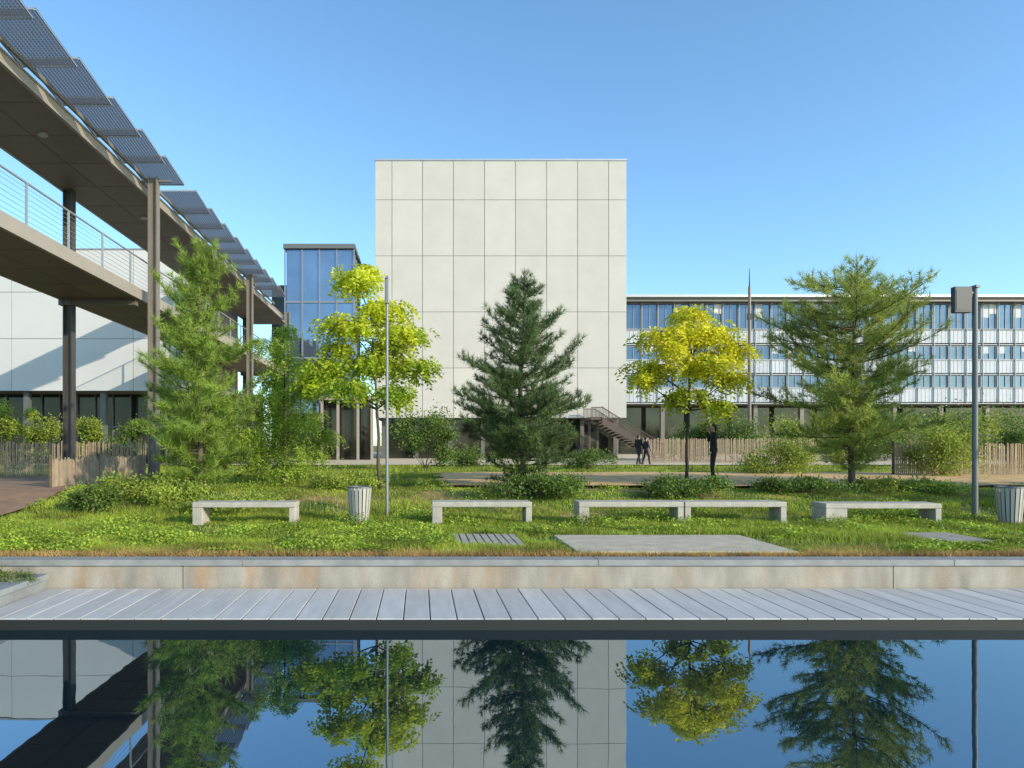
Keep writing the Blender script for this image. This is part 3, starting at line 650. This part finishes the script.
mb.box(-9.0,-8.93,6,42,10.17,10.26)
for y in (9.7,22.3,34.9): mb.box(-9.05,-8.1,y-.04,y+.04,10.11,10.168)
mb.build('panel_beams',M['column'],t)
# ------------------------------------------------------------------ people
def person(X,Y,rz,label,stride,arm,cloth,trous,h=1.7,wd=1):
    base=(X,Y,zg(X,Y)-.0); t=thing('person',base,label,'person',rz=rz); k=h/1.7
    t.scale=(k*wd,k*wd,k)
    hipz=.90; J={}
    for s_,fy in((-1,stride),(1,-stride)):
        J[s_]=[(s_*.09,0,hipz),(s_*.10,fy*.45+.04*(abs(stride)>0),.49),(s_*.10,fy,.085)]
    A={}
    for s_ in(-1,1): A[s_]=[(s_*.19,0,1.40)]+list(arm[s_])
    b=MB()
    b.ball((0,.01,1.60),(.072,.09,.108),16,12); b.ball((0,.05,1.54),(.05,.05,.05)); b.ball((0,.105,1.58),(.014,.022,.02),8,6); b.ball((.074,0,1.585),(.012,.02,.03),8,6); b.ball((-.074,0,1.585),(.012,.02,.03),8,6)
    b.tube([(0,0,1.38),(0,0,1.52)],[.06,.052],10); b.ball((0,0,1.22),(.14,.09,.22)); b.ball((0,0,.98),(.14,.1,.16))
    for s_ in(-1,1):
        b.tube(J[s_],[.075,.05,.036],10); f=J[s_][2]; b.ball((f[0],f[1],f[2]),.04); 
        a=A[s_]; b.tube(a,[.045,.036,.026],8); sh=Vector(a[0]);e=Vector(a[1]);w=Vector(a[2]); d=(w-e).normalized(); side=d.cross(Vector((0,1,.01))).normalized()
        pc=w+d*.05; b.tube([w,w+d*.09],[.028,.034],8)
        for i,(o_,ln) in enumerate(((-.027,.065),(-.009,.08),(.009,.075),(.027,.058))):
            p=w+d*.08+side*o_; b.tube([p,p+d*ln*.5,p+d*ln*.85+Vector((0,.02,0))],[.009,.0085,.007],6)
        p=w+d*.03; b.tube([p,p+side*.045+d*.03,p+side*.05+d*.065],[.011,.010,.008],6)
    b.build('body',M['skin'],t,world=False,remesh=.009)
    c=MB(); c.ball((0,0,1.30),(.19,.12,.16),16,10); c.ball((0,0,1.12),(.165,.115,.22),16,10); c.ball((0,0,.97),(.165,.125,.14),16,10); c.tube([(0,0,1.36),(0,-.01,1.47)],[.09,.07],10)
    for s_ in(-1,1):
        a=A[s_]; c.ball(a[0],.068); c.tube(a,[.062,.05,.038],10); c.ball(a[1],.05)
    c.build('jacket',cloth,t,world=False,remesh=.014)
    c=MB(); c.ball((0,0,.92),(.155,.115,.12))
    for s_ in(-1,1): c.tube(J[s_],[.092,.066,.052],10); c.ball(J[s_][1],.066)
    c.build('trousers',trous,t,world=False,remesh=.014)
    for s_ in(-1,1):
        f=J[s_][2]; MB().ball((f[0],f[1]+.055,.04),(.045,.135,.042)).ball((f[0],f[1]-.01,.07),(.04,.05,.05)).build('shoe',M['black'],t,world=False,remesh=.01)
    MB().ball((0,-.018,1.63),(.082,.092,.095),16,12).ball((0,-.06,1.57),(.07,.05,.08)).build('hair',M['hair'],t,world=False,remesh=.01)
    return t
down={-1:[(-.23,-.02,1.12),(-.22,.08,.88)],1:[(.23,.05,1.12),(.22,.18,.90)]}
person(at(638.5,37.5),37.5,math.radians(-60),'left one of two people walking together on the far lawn',.24,down,M['black'],M['navy'],1.62)
person(at(646,37.2),37.2,math.radians(-75),'right one of two people walking together on the far lawn',-.2,down,M['navy'],M['black'],1.5)
person(at(713.5,18.6),18.6,math.radians(75),'person in black standing right of the golden yellow locust trunk with one hand raised',.03,{-1:[(-.20,-.03,1.13),(-.18,.10,.92)],1:[(.20,.12,1.24),(.10,.16,1.48)]},M['black'],M['black'],1.66,.85)
# ------------------------------------------------------------------ camera / light
cam=bpy.data.cameras.new('camera'); co=bpy.data.objects.new('camera',cam); COL.objects.link(co); SC.camera=co
co.location=(0,0,EYE); co.rotation_euler=(math.radians(90),0,0); cam.sensor_width=36; cam.lens=36*F/1024; cam.shift_x=(512-VX)/1024; cam.shift_y=(VY-384)/1024; cam.clip_end=3000; cam.clip_start=.1
EL=math.radians(21); AZ=math.atan2(.80,-.60)
sd=Vector((math.sin(AZ)*math.cos(EL),math.cos(AZ)*math.cos(EL),math.sin(EL)))
sl=bpy.data.lights.new('sun','SUN'); sl.energy=5.0; sl.angle=math.radians(.5); sl.color=(1,.885,.69); so=bpy.data.objects.new('sun',sl); COL.objects.link(so)
so.rotation_euler=(-sd).to_track_quat('-Z','Y').to_euler(); so.location=sd*50
w=bpy.data.worlds.new('World'); SC.world=w; w.use_nodes=True; nt=w.node_tree; bg=nt.nodes['Background']
sk=nt.nodes.new('ShaderNodeTexSky'); sk.sky_type='NISHITA'; sk.sun_disc=False; sk.sun_elevation=EL; sk.sun_rotation=AZ; sk.air_density=1.0; sk.dust_density=.6; sk.ozone_density=1.3
mm=nt.nodes.new('ShaderNodeMix'); mm.data_type='RGBA'; mm.blend_type='MULTIPLY'; mm.inputs[0].default_value=1; mm.inputs[7].default_value=(1.42,1.9,2.15,1)
nt.links.new(sk.outputs[0],mm.inputs[6]); nt.links.new(mm.outputs[2],bg.inputs[0]); bg.inputs[1].default_value=.138
SC.view_settings.view_transform='Standard'; SC.view_settings.look='None'; SC.view_settings.exposure=0
